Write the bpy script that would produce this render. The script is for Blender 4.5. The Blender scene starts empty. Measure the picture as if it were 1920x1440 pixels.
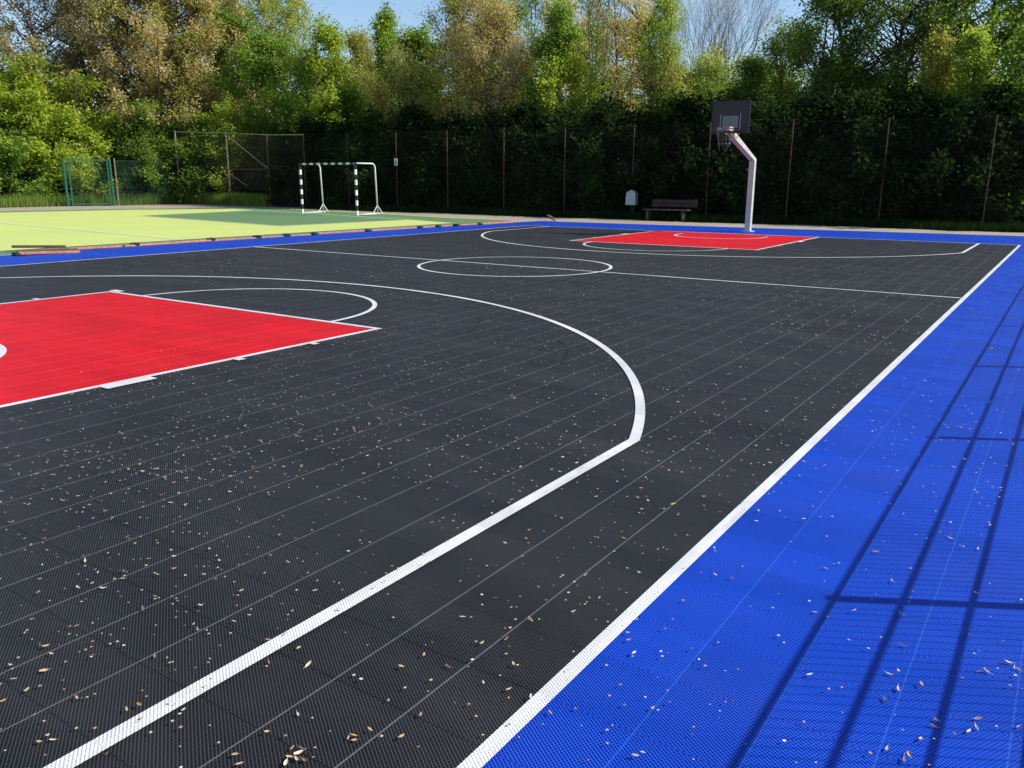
import bpy, math, random
import numpy as np
from mathutils import Vector, Matrix
R = math.radians
sc = bpy.context.scene
col = sc.collection

# ------------------------------------------------------------------ camera
CAM = np.array([1.1762, -0.8839, 1.5663]); YAW, PITCH, ROLL, FPX = R(34.1171), R(-13.9448), R(0.2334), 1539.2133
Fv = np.array([-math.sin(YAW)*math.cos(PITCH), math.cos(YAW)*math.cos(PITCH), math.sin(PITCH)])
Rv = np.cross(Fv, [0, 0, 1]); Rv /= np.linalg.norm(Rv); Uv = np.cross(Rv, Fv)
R2 = Rv*math.cos(ROLL)+Uv*math.sin(ROLL); U2 = -Rv*math.sin(ROLL)+Uv*math.cos(ROLL)
cd = bpy.data.cameras.new('camera'); cam = bpy.data.objects.new('camera', cd); col.objects.link(cam)
cam.matrix_world = Matrix(((R2[0], U2[0], -Fv[0], CAM[0]), (R2[1], U2[1], -Fv[1], CAM[1]), (R2[2], U2[2], -Fv[2], CAM[2]), (0, 0, 0, 1)))
cd.sensor_width = 36; cd.lens = 36*FPX/1920; cd.clip_end = 2000; cd.clip_start = 0.05
sc.camera = cam
def ray(u, v): return Fv+R2*(u-960)/FPX-U2*(v-720)/FPX
def atd(u, d, v=None):
    """ground point at survey bearing u and horizontal distance d; z seen at height row v"""
    q = ray(u, 330 if v is None else v); k = d/math.hypot(q[0], q[1]); p = CAM+q*k
    return p[0], p[1], (0 if v is None else p[2])
def aty(u, y, v=None):
    q = ray(u, 330 if v is None else v); k = (y-CAM[1])/q[1]; p = CAM+q*k
    return p[0], p[1], (0 if v is None else p[2])

# ------------------------------------------------------------------ light
SAZ = math.atan2(0.87, 0.49)      # clockwise from +Y
SEL = R(38)
sdir = Vector((math.sin(SAZ)*math.cos(SEL), math.cos(SAZ)*math.cos(SEL), math.sin(SEL)))
w = bpy.data.worlds.new("World"); sc.world = w; w.use_nodes = True
nt = w.node_tree; nt.nodes.clear()
sky = nt.nodes.new('ShaderNodeTexSky'); sky.sky_type = 'NISHITA'; sky.sun_disc = False
sky.sun_elevation = SEL; sky.sun_rotation = SAZ; sky.air_density = 1.0; sky.dust_density = 0.35; sky.ozone_density = 2.6
bg = nt.nodes.new('ShaderNodeBackground'); bg.inputs[1].default_value = 0.125
wo = nt.nodes.new('ShaderNodeOutputWorld')
nt.links.new(sky.outputs[0], bg.inputs[0]); nt.links.new(bg.outputs[0], wo.inputs[0])
sl = bpy.data.lights.new('sun', 'SUN'); sl.energy = 5.0; sl.angle = R(0.55); sl.color = (1, 0.95, 0.87)
so = bpy.data.objects.new('sun', sl); col.objects.link(so)
so.rotation_euler = sdir.to_track_quat('Z', 'Y').to_euler(); so.location = (20, 10, 40)
sc.view_settings.view_transform = 'Standard'; sc.view_settings.look = 'None'
sc.view_settings.exposure = 0.42; sc.view_settings.gamma = 1
sc.render.engine = 'CYCLES'
sc.cycles.max_bounces = 6; sc.cycles.transmission_bounces = 4; sc.cycles.transparent_max_bounces = 6

# ------------------------------------------------------------------ materials
class NB:
    def __init__(s, name):
        s.m = bpy.data.materials.new(name); s.m.use_nodes = True
        s.t = s.m.node_tree; s.t.nodes.clear()
        s.out = s.t.nodes.new('ShaderNodeOutputMaterial')
    def n(s, k, **kw):
        x = s.t.nodes.new(k)
        for a, b in kw.items(): setattr(x, a, b)
        return x
    def l(s, a, b): s.t.links.new(a, b)
    def val(s, sock, v):
        if hasattr(v, 'links'): s.l(v, sock)
        else: sock.default_value = v
    def math(s, op, a, b=None, c=None):
        x = s.n('ShaderNodeMath', operation=op)
        for i, v in enumerate((a, b, c)):
            if v is not None: s.val(x.inputs[i], v)
        return x.outputs[0]
    def mix(s, f, a, b, mode='MIX'):
        x = s.n('ShaderNodeMix', data_type='RGBA', blend_type=mode)
        s.val(x.inputs[0], f)
        for i, v in ((6, a), (7, b)):
            if isinstance(v, tuple): v = (*v[:3], 1)
            s.val(x.inputs[i], v)
        return x.outputs[2]
    def coord(s): return s.n('ShaderNodeTexCoord').outputs['Object']
    def noise(s, vec, scale, detail=4, rough=0.55, stretch=None):
        if stretch:
            mp = s.n('ShaderNodeMapping'); mp.inputs['Scale'].default_value = stretch; s.l(vec, mp.inputs[0]); vec = mp.outputs[0]
        x = s.n('ShaderNodeTexNoise'); x.inputs['Scale'].default_value = scale; x.inputs['Detail'].default_value = detail
        x.inputs['Roughness'].default_value = rough; s.l(vec, x.inputs['Vector']); return x.outputs[0]
    def ramp(s, f, lo, hi, a=0., b=1.):
        x = s.n('ShaderNodeMapRange'); s.l(f, x.inputs[0])
        for i, v in enumerate((lo, hi, a, b)): x.inputs[i+1].default_value = v
        return x.outputs[0]
    def bsdf(s, colr, rough=0.6, metal=0., spec=0.5, bump=None, bd=0.01, bs=0.4):
        b = s.n('ShaderNodeBsdfPrincipled')
        if isinstance(colr, tuple): colr = (*colr[:3], 1)
        s.val(b.inputs['Base Color'], colr); s.val(b.inputs['Roughness'], rough); s.val(b.inputs['Metallic'], metal)
        s.val(b.inputs['Specular IOR Level'], spec)
        if bump is not None:
            q = s.n('ShaderNodeBump'); q.inputs['Distance'].default_value = bd; q.inputs['Strength'].default_value = bs
            s.l(bump, q.inputs['Height']); s.l(q.outputs[0], b.inputs['Normal'])
        s.l(b.outputs[0], s.out.inputs[0]); return s.m

def plain(name, c, c2=None, rough=0.6, metal=0., spec=0.5, scale=8, bd=0.003, bs=0.3):
    n = NB(name); co = n.coord(); f = n.noise(co, scale, 5)
    c2 = c2 or tuple(v*0.7 for v in c)
    return n.bsdf(n.mix(n.ramp(f, 0.35, 0.65), c, c2), rough, metal, spec, bump=f, bd=bd, bs=bs)

TP = 0.305
def tile_mat(name, rib, hole, seam, cseam, rough=0.5, ribw=0.34, spec=0.5, dust=0.25, sw=.0085, dustcol=(0.22, 0.215, 0.21)):
    n = NB(name); co = n.coord(); sp = n.n('ShaderNodeSeparateXYZ'); n.l(co, sp.inputs[0]); X, Y = sp.outputs[0], sp.outputs[1]
    S = 0.0102; th = R(56); c, s_ = math.cos(th), math.sin(th)
    a = n.math('MULTIPLY', n.math('ADD', n.math('MULTIPLY', X, c), n.math('MULTIPLY', Y, s_)), 1/S)
    b = n.math('MULTIPLY', n.math('SUBTRACT', n.math('MULTIPLY', X, c), n.math('MULTIPLY', Y, s_)), 1/S)
    # staggered cross ribs
    par = n.math('MULTIPLY', n.math('FLOOR', a), 0.5)
    fa = n.math('FRACT', a); fb = n.math('FRACT', n.math('ADD', b, par))
    ra = n.math('LESS_THAN', fa, ribw); rb = n.math('MULTIPLY', n.math('LESS_THAN', fb, ribw*0.9), 0.6)
    rr = n.math('MAXIMUM', ra, rb)
    # tile seams
    tx = n.math('DIVIDE', X, TP); ty = n.math('DIVIDE', n.math('ADD', Y, -0.13), TP)
    fx = n.math('ABSOLUTE', n.math('SUBTRACT', n.math('FRACT', n.math('ADD', tx, 0.5)), 0.5))
    fy = n.math('ABSOLUTE', n.math('SUBTRACT', n.math('FRACT', n.math('ADD', ty, 0.5)), 0.5))
    sx = n.math('LESS_THAN', fx, sw); sy = n.math('LESS_THAN', fy, 0.012)
    gap = n.math('LESS_THAN', fx, 0.0018)
    # a few seams stand open more than others
    ids = n.n('ShaderNodeCombineXYZ'); n.l(n.math('FLOOR', tx), ids.inputs[0]); n.l(n.math('FLOOR', ty), ids.inputs[1])
    wn = n.n('ShaderNodeTexWhiteNoise', noise_dimensions='3D'); n.l(ids.outputs[0], wn.inputs['Vector'])
    tint = n.ramp(wn.outputs[0], 0, 1, 0.92, 1.07)
    colr = n.mix(n.math('MULTIPLY', rr, 1.0), hole, rib)
    colr = n.mix(sy, colr, cseam); colr = n.mix(n.math('MULTIPLY', sx, 0.85), colr, seam); colr = n.mix(gap, colr, hole)
    tc = n.n('ShaderNodeCombineColor'); [n.l(tint, tc.inputs[i]) for i in range(3)]
    colr = n.mix(1.0, colr, tc.outputs[0], 'MULTIPLY')
    d1 = n.noise(co, 1.3, 6, 0.62, (0.55, 1.6, 1)); d2 = n.noise(co, 9, 4, 0.6)
    df = n.math('MULTIPLY', n.ramp(n.math('ADD', d1, n.math('MULTIPLY', d2, 0.25)), 0.5, 0.85), dust)
    df = n.math('MULTIPLY', df, n.ramp(rr, 0, 1, 0.45, 1))
    colr = n.mix(df, colr, dustcol)
    d3 = n.noise(co, 0.9, 5, 0.65, (0.35, 2.2, 1)); st = n.ramp(d3, 0.35, 0.68, 0.86, 1.07); tc2 = n.n('ShaderNodeCombineColor'); [n.l(st, tc2.inputs[i]) for i in range(3)]
    colr = n.mix(1.0, colr, tc2.outputs[0], 'MULTIPLY')
    rg = n.ramp(d1, 0.3, 0.7, rough-0.06, rough+0.1)
    return n.bsdf(colr, rg, 0, spec)
BLACK = tile_mat('court_black', (0.047, 0.0475, 0.051), (0.0015, 0.0015, 0.002), (0.20, 0.205, 0.21), (0.009, 0.009, 0.012), 0.55, dust=0.09, ribw=.27, spec=.16, sw=.0078)
BLUE = tile_mat('court_blue', (0.006, 0.088, 0.74), (0.0008, 0.0025, 0.06), (0.035, 0.15, 0.70), (0.004, 0.035, 0.36), 0.5, dust=0.05, ribw=0.36, spec=.15, sw=.006)
RED = tile_mat('court_red', (0.78, 0.002, 0.012), (0.20, 0.001, 0.003), (0.88, 0.10, 0.13), (0.60, 0.004, 0.012), 0.55, dust=0.03, ribw=0.44, spec=.14, dustcol=(0.6, 0.4, 0.35))
WHITE = tile_mat('line_white', (0.78, 0.78, 0.77), (0.26, 0.26, 0.27), (0.76, 0.76, 0.75), (0.58, 0.58, 0.58), 0.5, dust=0.12, ribw=0.6)

def field_mat(name, c, c2):
    n = NB(name); co = n.coord(); f = n.noise(co, 0.35, 6, 0.6); g = n.noise(co, 60, 3, 0.7)
    m = n.mix(n.ramp(f, 0.35, 0.7), c, c2); m = n.mix(n.ramp(g, 0.45, 0.8, 0, 0.25), m, tuple(v*0.7 for v in c))
    return n.bsdf(m, 0.8, 0, 0.3, bump=g, bd=0.004, bs=0.4)
YEL = field_mat('field_yellow', (0.50, 0.56, 0.15), (0.45, 0.52, 0.15))
GRN = field_mat('field_green', (0.098, 0.19, 0.082), (0.12, 0.21, 0.092))
FLINE = field_mat('field_line', (0.78, 0.80, 0.60), (0.72, 0.75, 0.55))
def gravel_mat():
    n = NB('gravel'); co = n.coord(); f = n.noise(co, 0.5, 6, 0.6); g = n.noise(co, 45, 4, 0.8)
    m = n.mix(n.ramp(f, 0.35, 0.65), (0.42, 0.345, 0.265), (0.32, 0.265, 0.205)); m = n.mix(n.ramp(g, 0.4, 0.7, 0, 0.55), m, (0.2, 0.17, 0.13))
    return n.bsdf(m, 0.9, 0, 0.2, bump=g, bd=0.02, bs=0.5)
GRAVEL = gravel_mat()
def soil_mat():
    n = NB('soil'); co = n.coord(); f = n.noise(co, 0.8, 6, 0.65); g = n.noise(co, 18, 5, 0.7)
    m = n.mix(n.ramp(f, 0.4, 0.6), (0.035, 0.055, 0.018), (0.055, 0.045, 0.028)); m = n.mix(n.ramp(g, 0.4, 0.7, 0, 0.6), m, (0.02, 0.03, 0.01))
    return n.bsdf(m, 0.95, 0, 0.1, bump=g, bd=0.05, bs=0.7)
SOIL = soil_mat()

def leaf_mat(name, cols, trans=0.56, gloss=0.012):
    n = NB(name); g = n.n('ShaderNodeNewGeometry'); cr = n.n('ShaderNodeValToRGB')
    e = cr.color_ramp.elements; k = len(cols)
    while len(e) < k: e.new(0.5)
    for i, c in enumerate(cols): e[i].position = i/(k-1); e[i].color = (*c, 1)
    n.l(g.outputs['Random Per Island'], cr.inputs[0])
    f = n.noise(n.coord(), 0.7, 3); colr = n.mix(n.ramp(f, 0.4, 0.65, 0, 0.35), cr.outputs[0], tuple(v*0.65 for v in cols[0]))
    d = n.n('ShaderNodeBsdfDiffuse'); t = n.n('ShaderNodeBsdfTranslucent'); gl = n.n('ShaderNodeBsdfGlossy'); gl.inputs['Roughness'].default_value = 0.6
    tcol = n.mix(1.0, colr, (1.2, 1.25, 0.7), 'MULTIPLY')
    n.l(colr, d.inputs[0]); n.l(tcol, t.inputs[0]); gl.inputs[0].default_value = (0.9, 0.9, 0.9, 1)
    a = n.n('ShaderNodeMixShader'); a.inputs[0].default_value = trans; n.l(d.outputs[0], a.inputs[1]); n.l(t.outputs[0], a.inputs[2])
    b = n.n('ShaderNodeMixShader'); b.inputs[0].default_value = gloss; n.l(a.outputs[0], b.inputs[1]); n.l(gl.outputs[0], b.inputs[2])
    n.l(b.outputs[0], n.out.inputs[0]); return n.m
LM = dict(
    bright=leaf_mat('leaf_bright_green', [(0.276, 0.371, 0.042), (0.396, 0.485, 0.064), (0.535, 0.572, 0.085)]),
    fresh=leaf_mat('leaf_fresh_green', [(0.142, 0.249, 0.042), (0.228, 0.361, 0.056), (0.322, 0.429, 0.085)]),
    mid=leaf_mat('leaf_mid_green', [(0.105, 0.185, 0.036), (0.173, 0.276, 0.045), (0.268, 0.353, 0.064)]),
    dark=leaf_mat('leaf_dark_shaded_green', [(0.012, 0.026, 0.009), (0.019, 0.041, 0.012), (0.032, 0.064, 0.017)], 0.25, 0.001),  # hedge green with the shade of its back-lit side put into the colour
    olive=leaf_mat('leaf_olive', [(0.213, 0.254, 0.057), (0.349, 0.357, 0.081), (0.547, 0.447, 0.146)]),
    tan=leaf_mat('leaf_tan', [(0.346, 0.302, 0.123), (0.583, 0.447, 0.224), (0.734, 0.562, 0.325), (0.454, 0.437, 0.157)], 0.4),
    bronze=leaf_mat('leaf_bronze', [(0.30, 0.23, 0.12), (0.48, 0.35, 0.21), (0.58, 0.44, 0.28), (0.30, 0.31, 0.12)], 0.4),
    pale=leaf_mat('leaf_pale_green', [(0.294, 0.353, 0.099), (0.420, 0.471, 0.141), (0.549, 0.530, 0.197)]),
    yellow=leaf_mat('leaf_yellow_green', [(0.256, 0.366, 0.044), (0.371, 0.474, 0.074), (0.461, 0.514, 0.117)]),
    straw=leaf_mat('leaf_straw', [(0.645, 0.470, 0.169), (0.756, 0.605, 0.253), (0.756, 0.699, 0.366)], 0.4),
    deep=leaf_mat('leaf_deep_shaded_green', [(0.021, 0.042, 0.012), (0.035, 0.068, 0.018), (0.056, 0.100, 0.026)], 0.3, 0.002),  # lighter hedge green, shade still mixed into the leaf colour
    shade=leaf_mat('leaf_shade_green', [(0.030, 0.058, 0.016), (0.050, 0.092, 0.024), (0.080, 0.135, 0.034)], 0.35, 0.003),  # understory green, the wood's shade painted into the leaves
    blossom=leaf_mat('blossom_white', [(0.6, 0.62, 0.5), (0.5, 0.55, 0.42), (0.2, 0.28, 0.12)], 0.3),
)
def bark_mat(name, c, c2):
    n = NB(name); co = n.coord(); f = n.noise(co, 3, 6, 0.7, (3, 3, 0.6))
    return n.bsdf(n.mix(n.ramp(f, 0.4, 0.6), c, c2), 0.9, 0, 0.2, bump=f, bd=0.03, bs=0.6)
BARK = bark_mat('bark', (0.12, 0.095, 0.072), (0.06, 0.048, 0.038))
TWIG = bark_mat('twig_bark', (0.13, 0.088, 0.066), (0.075, 0.052, 0.040))

GALV = plain('galvanised_pole', (0.52, 0.54, 0.47), (0.42, 0.43, 0.38), 0.42, 0.0, 0.5, 6, 0.001, 0.2)
RUST = plain('rusty_steel', (0.065, 0.034, 0.022), (0.13, 0.075, 0.048), 0.8, 0.0, 0.3, 5)  # real rust, its colour darkened overall to carry the trees' shade
RUSTWIRE = plain('rusty_wire', (0.035, 0.026, 0.019), (0.028, 0.022, 0.018), 0.8, 0, 0.3, 3)
GREYPAINT = plain('weathered_grey_post', (0.30, 0.25, 0.20), (0.18, 0.11, 0.07), 0.7, 0, 0.3, 6)
GREENP = plain('green_paint', (0.008, 0.115, 0.065), (0.006, 0.09, 0.052), 0.45, 0, 0.5, 4)
GREENW = plain('green_wire', (0.008, 0.06, 0.035), (0.008, 0.05, 0.03), 0.5, 0, 0.4, 4)
WP = plain('white_paint', (0.80, 0.80, 0.78), (0.66, 0.66, 0.63), 0.45, 0, 0.5, 7, 0.001)
BP = plain('black_paint', (0.005, 0.005, 0.006), (0.01, 0.01, 0.01), 0.5, 0, 0.4, 7, 0.001)
BOARD = plain('backboard_grey', (0.036, 0.038, 0.046), (0.032, 0.033, 0.040), 0.6, 0, 0.4, 3, 0.001)
BFRAME = plain('backboard_frame', (0.012, 0.014, 0.02), (0.02, 0.02, 0.028), 0.5, 0, 0.4, 3, 0.001)
BPANE = plain('backboard_target_pane', (0.16, 0.19, 0.20), (0.14, 0.17, 0.18), 0.5, 0, 0.5, 3, 0.001)
BLINE = plain('target_outline', (0.42, 0.44, 0.5), (0.36, 0.38, 0.42), 0.5, 0, 0.5, 3, 0.001)
STEEL = plain('ring_steel', (0.26, 0.24, 0.25), (0.15, 0.13, 0.14), 0.38, 0.4, 0.5, 18, 0.001)
CHAIN = plain('chain_steel', (0.13, 0.13, 0.14), (0.06, 0.055, 0.055), 0.4, 0.5, 0.5, 30, 0.001)
WOODB = plain('bench_wood', (0.055, 0.020, 0.016), (0.032, 0.013, 0.011), 0.6, 0, 0.4, 5)
CONC = plain('bench_concrete', (0.11, 0.11, 0.105), (0.08, 0.08, 0.078), 0.85, 0, 0.2, 12)
SEATM = plain('bench_seat_wood', (0.085, 0.065, 0.055), (0.055, 0.042, 0.036), 0.6, 0, 0.3, 5)
BIN = plain('bin_galvanised', (0.42, 0.46, 0.50), (0.35, 0.38, 0.41), 0.45, 0.2, 0.5, 9, 0.002)
PLANK = plain('orange_plank', (0.48, 0.20, 0.13), (0.30, 0.13, 0.085), 0.75, 0, 0.3, 10)
PLANKD = plain('dark_plank', (0.12, 0.075, 0.05), (0.08, 0.05, 0.035), 0.8, 0, 0.3, 10)
RUBBER = plain('black_rubber', (0.012, 0.012, 0.013), (0.02, 0.02, 0.02), 0.7, 0, 0.3, 10)
DARKST = plain('dark_steel', (0.04, 0.04, 0.042), (0.03, 0.03, 0.03), 0.5, 0.3, 0.5, 10)
def litter_mat():
    n = NB('leaf_litter'); g = n.n('ShaderNodeNewGeometry'); cr = n.n('ShaderNodeValToRGB'); e = cr.color_ramp.elements
    cs = [(0.14, 0.08, 0.04), (0.40, 0.24, 0.12), (0.50, 0.34, 0.18), (0.56, 0.44, 0.27), (0.42, 0.40, 0.20), (0.68, 0.62, 0.52)]
    while len(e) < len(cs): e.new(0.5)
    for i, c in enumerate(cs): e[i].position = i/(len(cs)-1); e[i].color = (*c, 1)
    n.l(g.outputs['Random Per Island'], cr.inputs[0]); return n.bsdf(cr.outputs[0], 0.7, 0, 0.3)
LITTER = litter_mat()

# ------------------------------------------------------------------ mesh helpers
def mesh_np(name, V, Fc, mat, parent=None, smooth=False):
    V = np.asarray(V, np.float32).reshape(-1, 3)
    me = bpy.data.meshes.new(name)
    if isinstance(Fc, np.ndarray):
        k = Fc.shape[1]; me.vertices.add(len(V)); me.vertices.foreach_set('co', V.ravel())
        me.loops.add(Fc.size); me.loops.foreach_set('vertex_index', Fc.ravel().astype(np.int32))
        me.polygons.add(len(Fc)); me.polygons.foreach_set('loop_start', np.arange(0, Fc.size, k, dtype=np.int32))
        me.update(calc_edges=True); me.validate()
    else:
        me.from_pydata([tuple(map(float, v)) for v in V], [], Fc); me.update()
    if smooth: me.polygons.foreach_set('use_smooth', np.ones(len(me.polygons), bool))
    if mat: me.materials.append(mat)
    o = bpy.data.objects.new(name, me); col.objects.link(o)
    if parent: o.parent = parent
    return o
class MB:
    def __init__(s): s.v = []; s.f = []
    def add(s, V, Fs):
        b = len(s.v); s.v += [tuple(v) for v in V]; s.f += [tuple(i+b for i in f) for f in Fs]; return s
    def box(s, c, d, rz=0, M=None):
        V = [Vector((x*d[0]/2, y*d[1]/2, z*d[2]/2)) for x in (-1, 1) for y in (-1, 1) for z in (-1, 1)]
        m = M if M is not None else Matrix.Rotation(rz, 3, 'Z')
        V = [m @ v+Vector(c) for v in V]
        return s.add(V, [(0, 1, 3, 2), (4, 6, 7, 5), (0, 4, 5, 1), (2, 3, 7, 6), (0, 2, 6, 4), (1, 5, 7, 3)])
    def bbox(s, c, d, bev=0.01, rz=0):
        """box with chamfered vertical and top edges"""
        x, y, z = d[0]/2, d[1]/2, d[2]/2; b = min(bev, x*.9, y*.9, z*.9)
        def ring(ix, iy, h): return [(ix, y-b-(y-iy) if False else iy-b, h)]
        def loop(e, h):
            X, Y = x-e, y-e
            return [(X, -Y+b, h), (X, Y-b, h), (X-b, Y, h), (-X+b, Y, h), (-X, Y-b, h), (-X, -Y+b, h), (-X+b, -Y, h), (X-b, -Y, h)]
        L = [loop(b*.7, -z), loop(0, -z+b), loop(0, z-b), loop(b*.7, z)]
        m = Matrix.Rotation(rz, 3, 'Z'); V = [m @ Vector(p)+Vector(c) for q in L for p in q]
        Fs = [tuple(reversed(range(8))), tuple(range(24, 32))]
        for k in range(3):
            for i in range(8): j = (i+1) % 8; Fs.append((k*8+i, k*8+j, k*8+8+j, k*8+8+i))
        return s.add(V, Fs)
    def tube(s, pts, r, n=8, cap=True, square=False):
        pts = [Vector(p) for p in pts]; N = len(pts); rr = r if isinstance(r, (list, tuple)) else [r]*N
        up = None; V = []
        for i in range(N):
            t = (pts[min(i+1, N-1)]-pts[max(i-1, 0)]).normalized()
            if up is None:
                up = Vector((0, 0, 1)) if abs(t.z) < .9 else Vector((1, 0, 0))
            a = t.cross(up).normalized(); b = a.cross(t).normalized(); up = b
            for k in range(n):
                an = 2*math.pi*(k+(.5 if square else 0))/n; V.append(pts[i]+(a*math.cos(an)+b*math.sin(an))*rr[i])
        Fs = [(i*n+k, i*n+(k+1) % n, (i+1)*n+(k+1) % n, (i+1)*n+k) for i in range(N-1) for k in range(n)]
        if cap: Fs += [tuple(reversed(range(n))), tuple(range((N-1)*n, N*n))]
        return s.add(V, Fs)
    def build(s, name, mat, parent=None, smooth=False): return mesh_np(name, s.v, s.f, mat, parent, smooth)

def tag(o, label=None, cat=None, group=None, kind=None):
    if label: o['label'] = label
    if cat: o['category'] = cat
    if group: o['group'] = group
    if kind: o['kind'] = kind
    return o
def empty(name, loc, label, cat, group=None, rz=0):
    o = bpy.data.objects.new(name, None); col.objects.link(o); o.location = loc; o.rotation_euler = (0, 0, rz); o.empty_display_size = 0.2
    return tag(o, label, cat, group)
def copy_tree(o, parent=None):
    c = o.copy(); col.objects.link(c); c.parent = parent
    for ch in [x for x in bpy.data.objects if x.parent == o]: copy_tree(ch, c)
    return c
def struct(name, V, Fs, mat): return tag(mesh_np(name, V, Fs, mat), kind='structure')
def poly(name, pts, z, mat): return struct(name, [(x, y, z) for x, y in pts], [tuple(range(len(pts)))], mat)

# ------------------------------------------------------------------ ground sheets
struct('ground', [(-400, -300, -.05), (400, -300, -.05), (400, 500, -.05), (-400, 500, -.05)], [(0, 1, 2, 3)], SOIL)
rg = random.Random(5)
edge = []
for x in np.arange(-52, 20, 0.8):
    y = 31.0+0.35*math.sin(x*.7)+rg.uniform(-.25, .25) if x > -28 else (31.0+min(1.6, (-28-x)*0.25)+rg.uniform(-.2, .2))
    edge.append((float(x), y))
edge = [(-48.6, 10), (-48.4, 18), (-48.3, 25), (-47.6, 28), (-47.4, 31.5)]+[e for e in edge if e[0] > -46.5]
poly('gravel_path', [(30, -30), (30, 31)]+edge[::-1]+[(-70, -8), (-70, -30)], -.03, GRAVEL)
# handball field (left)
field = [(-17.9, -10), (-17.9, 27.2), (-20.6, 27.5), (-27.6, 29.3), (-37.9, 31.2), (-42.0, 24.5), (-45, 8), (-48, -10)]
poly('handball_field', field, -.022, GRN)
YZ = [(-18.8, -10), (-18.75, 9), (-18.6, 15), (-18.45, 24.1), (-20.9, 24.8), (-37.2, 28.4), (-40.0, 24.2), (-41.3, 17.9), (-46, 3), (-47, -10)]
poly('yellow_field_zone', YZ, -.018, YEL)
poly('green_goal_zone', [(-32.97, 20.29), (-21.8, 18.6), (-21.45, 24.95), (-34.6, 27.8)], -.014, GRN)
def strip(name, pts, wdt, z, mat, closed=False):
    P = [Vector((x, y, 0)) for x, y in pts]; V = []; n = len(P)
    for i in range(n):
        a = P[(i-1) % n] if (closed or i > 0) else None; b = P[(i+1) % n] if (closed or i < n-1) else None
        t1 = (P[i]-a).normalized() if a is not None else None; t2 = (b-P[i]).normalized() if b is not None else None
        if t1 is None: t1 = t2
        if t2 is None: t2 = t1
        n1 = Vector((-t1.y, t1.x, 0)); n2 = Vector((-t2.y, t2.x, 0)); m = (n1+n2).normalized(); k = wdt/2/max(.4, m.dot(n1))
        V += [P[i]+m*k, P[i]-m*k]
    Fs = [((2*i) % (2*n), (2*i+1) % (2*n), (2*i+3) % (2*n), (2*i+2) % (2*n)) for i in range(n if closed else n-1)]
    V = [(v.x, v.y, z) for v in V]
    return struct(name, V, Fs, mat)
strip('field_line', [(-20.4, 24.7), (-34.5, 27.85), (-37.4, 28.5)], .09, -.008, FLINE)
strip('field_line', [(-31.9, 13.9), (-18.75, 12.6)], .09, -.009, FLINE)
strip('field_line', [(-34.6, 27.8), (-32.97, 20.29), (-21.8, 18.6), (-21.45, 24.9)], .08, -.010, FLINE)
strip('field_line', [(-18.2, 27.35), (-20.75, 27.2), (-27.3, 28.85), (-37.6, 30.8)], .28, -.0115, YEL)
strip('field_line', [(-18.8, -9), (-18.75, 9), (-18.6, 15), (-18.45, 24.1)], .07, -.0095, FLINE)

# ------------------------------------------------------------------ basketball court
W, L, Y0 = 15.0, 24.0, -0.35; XC = -7.5
struct('court_floor', [(-W, Y0, 0), (0, Y0, 0), (0, L, 0), (-W, L, 0)], [(0, 1, 2, 3)], BLACK)
BX = 1.62
ring_o = [(-17.35, -5), (BX, -5), (BX, 28.5), (-9, 27.6), (-16.6, 27.15), (-17.3, 16)]
V = [(x, y, 0) for x, y in ring_o]+[(-W, Y0, 0), (0, Y0, 0), (0, L, 0), (-W, L, 0)]+[(x, y, -.028) for x, y in ring_o]
Fs = [(0, 1, 7, 6), (1, 2, 8, 7), (2, 3, 4, 9, 8), (4, 5, 0, 6, 9)]
Fs += [(i, (i+1) % 6, 10+(i+1) % 6, 10+i) for i in range(6)]
struct('court_border', V, Fs, BLUE)
kx0, kx1 = -10.10, -4.93; KF = 5.55
fy = L-5.62; fx0, fx1 = -10.02, -4.98
struct('key_area', [(kx0, Y0, .003), (kx1, Y0, .003), (kx1, KF, .003), (kx0, KF, .003)], [(0, 1, 2, 3)], RED)
struct('key_area', [(fx0, fy, .003), (fx1, fy, .003), (fx1, L, .003), (fx0, L, .003)], [(0, 1, 2, 3)], RED)
def cl(pts, wdt, z, closed=False): return strip('court_line', pts, wdt, z, WHITE, closed)
def arcp(cx, cy, r, a0, a1, n=72): return [(cx+r*math.cos(R(a0+(a1-a0)*i/n)), cy+r*math.sin(R(a0+(a1-a0)*i/n))) for i in range(n+1)]
Z = .0045
cl([(0, Y0), (0, L), (-W, L), (-W, Y0)], .057, Z, True)
cl([(-W, 12.0), (0, 12.0)], .06, Z+.001)
cl(arcp(-7.5, 12.0, 1.8, 0, 359, 119), .06, Z+.002, True)
cl([(kx0, Y0), (kx0, KF), (kx1, KF), (kx1, Y0)], .065, Z+.001)
cl([(fx0, L), (fx0, fy), (fx1, fy), (fx1, L)], .065, Z+.001)
cl(arcp(-7.5, KF, 1.83, 0, 180), .06, Z+.002); cl(arcp(-7.5, fy, 1.83, 180, 360), .06, Z+.002)
hb = 1.22; R3 = 6.985; ins = .92; dx = 7.5-ins
ang = math.degrees(math.acos(dx/R3))
cl([(-ins, Y0)]+arcp(-7.5, hb, R3, ang, 180-ang, 110)+[(-W+ins, Y0)], .068, Z+.003)
cl([(-ins, L)]+arcp(-7.5, L-hb, R3, -ang, -180+ang, 110)+[(-W+ins, L)], .068, Z+.003)
cl([(-6.2, L-.85)]+arcp(-7.5, L-hb, 1.3, 0, -180, 40)+[(-8.8, L-.85)], .06, Z+.003)
cl([(-6.2, .9)]+arcp(-7.5, 1.48, 1.3, 0, 180, 40)+[(-8.8, .9)], .06, Z+.003)
def mark(x, y, w_, h_, z=Z+.0045): 
    struct('court_mark', [(x-w_/2, y-h_/2, z), (x+w_/2, y-h_/2, z), (x+w_/2, y+h_/2, z), (x-w_/2, y+h_/2, z)], [(0, 1, 2, 3)], WHITE)
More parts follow.
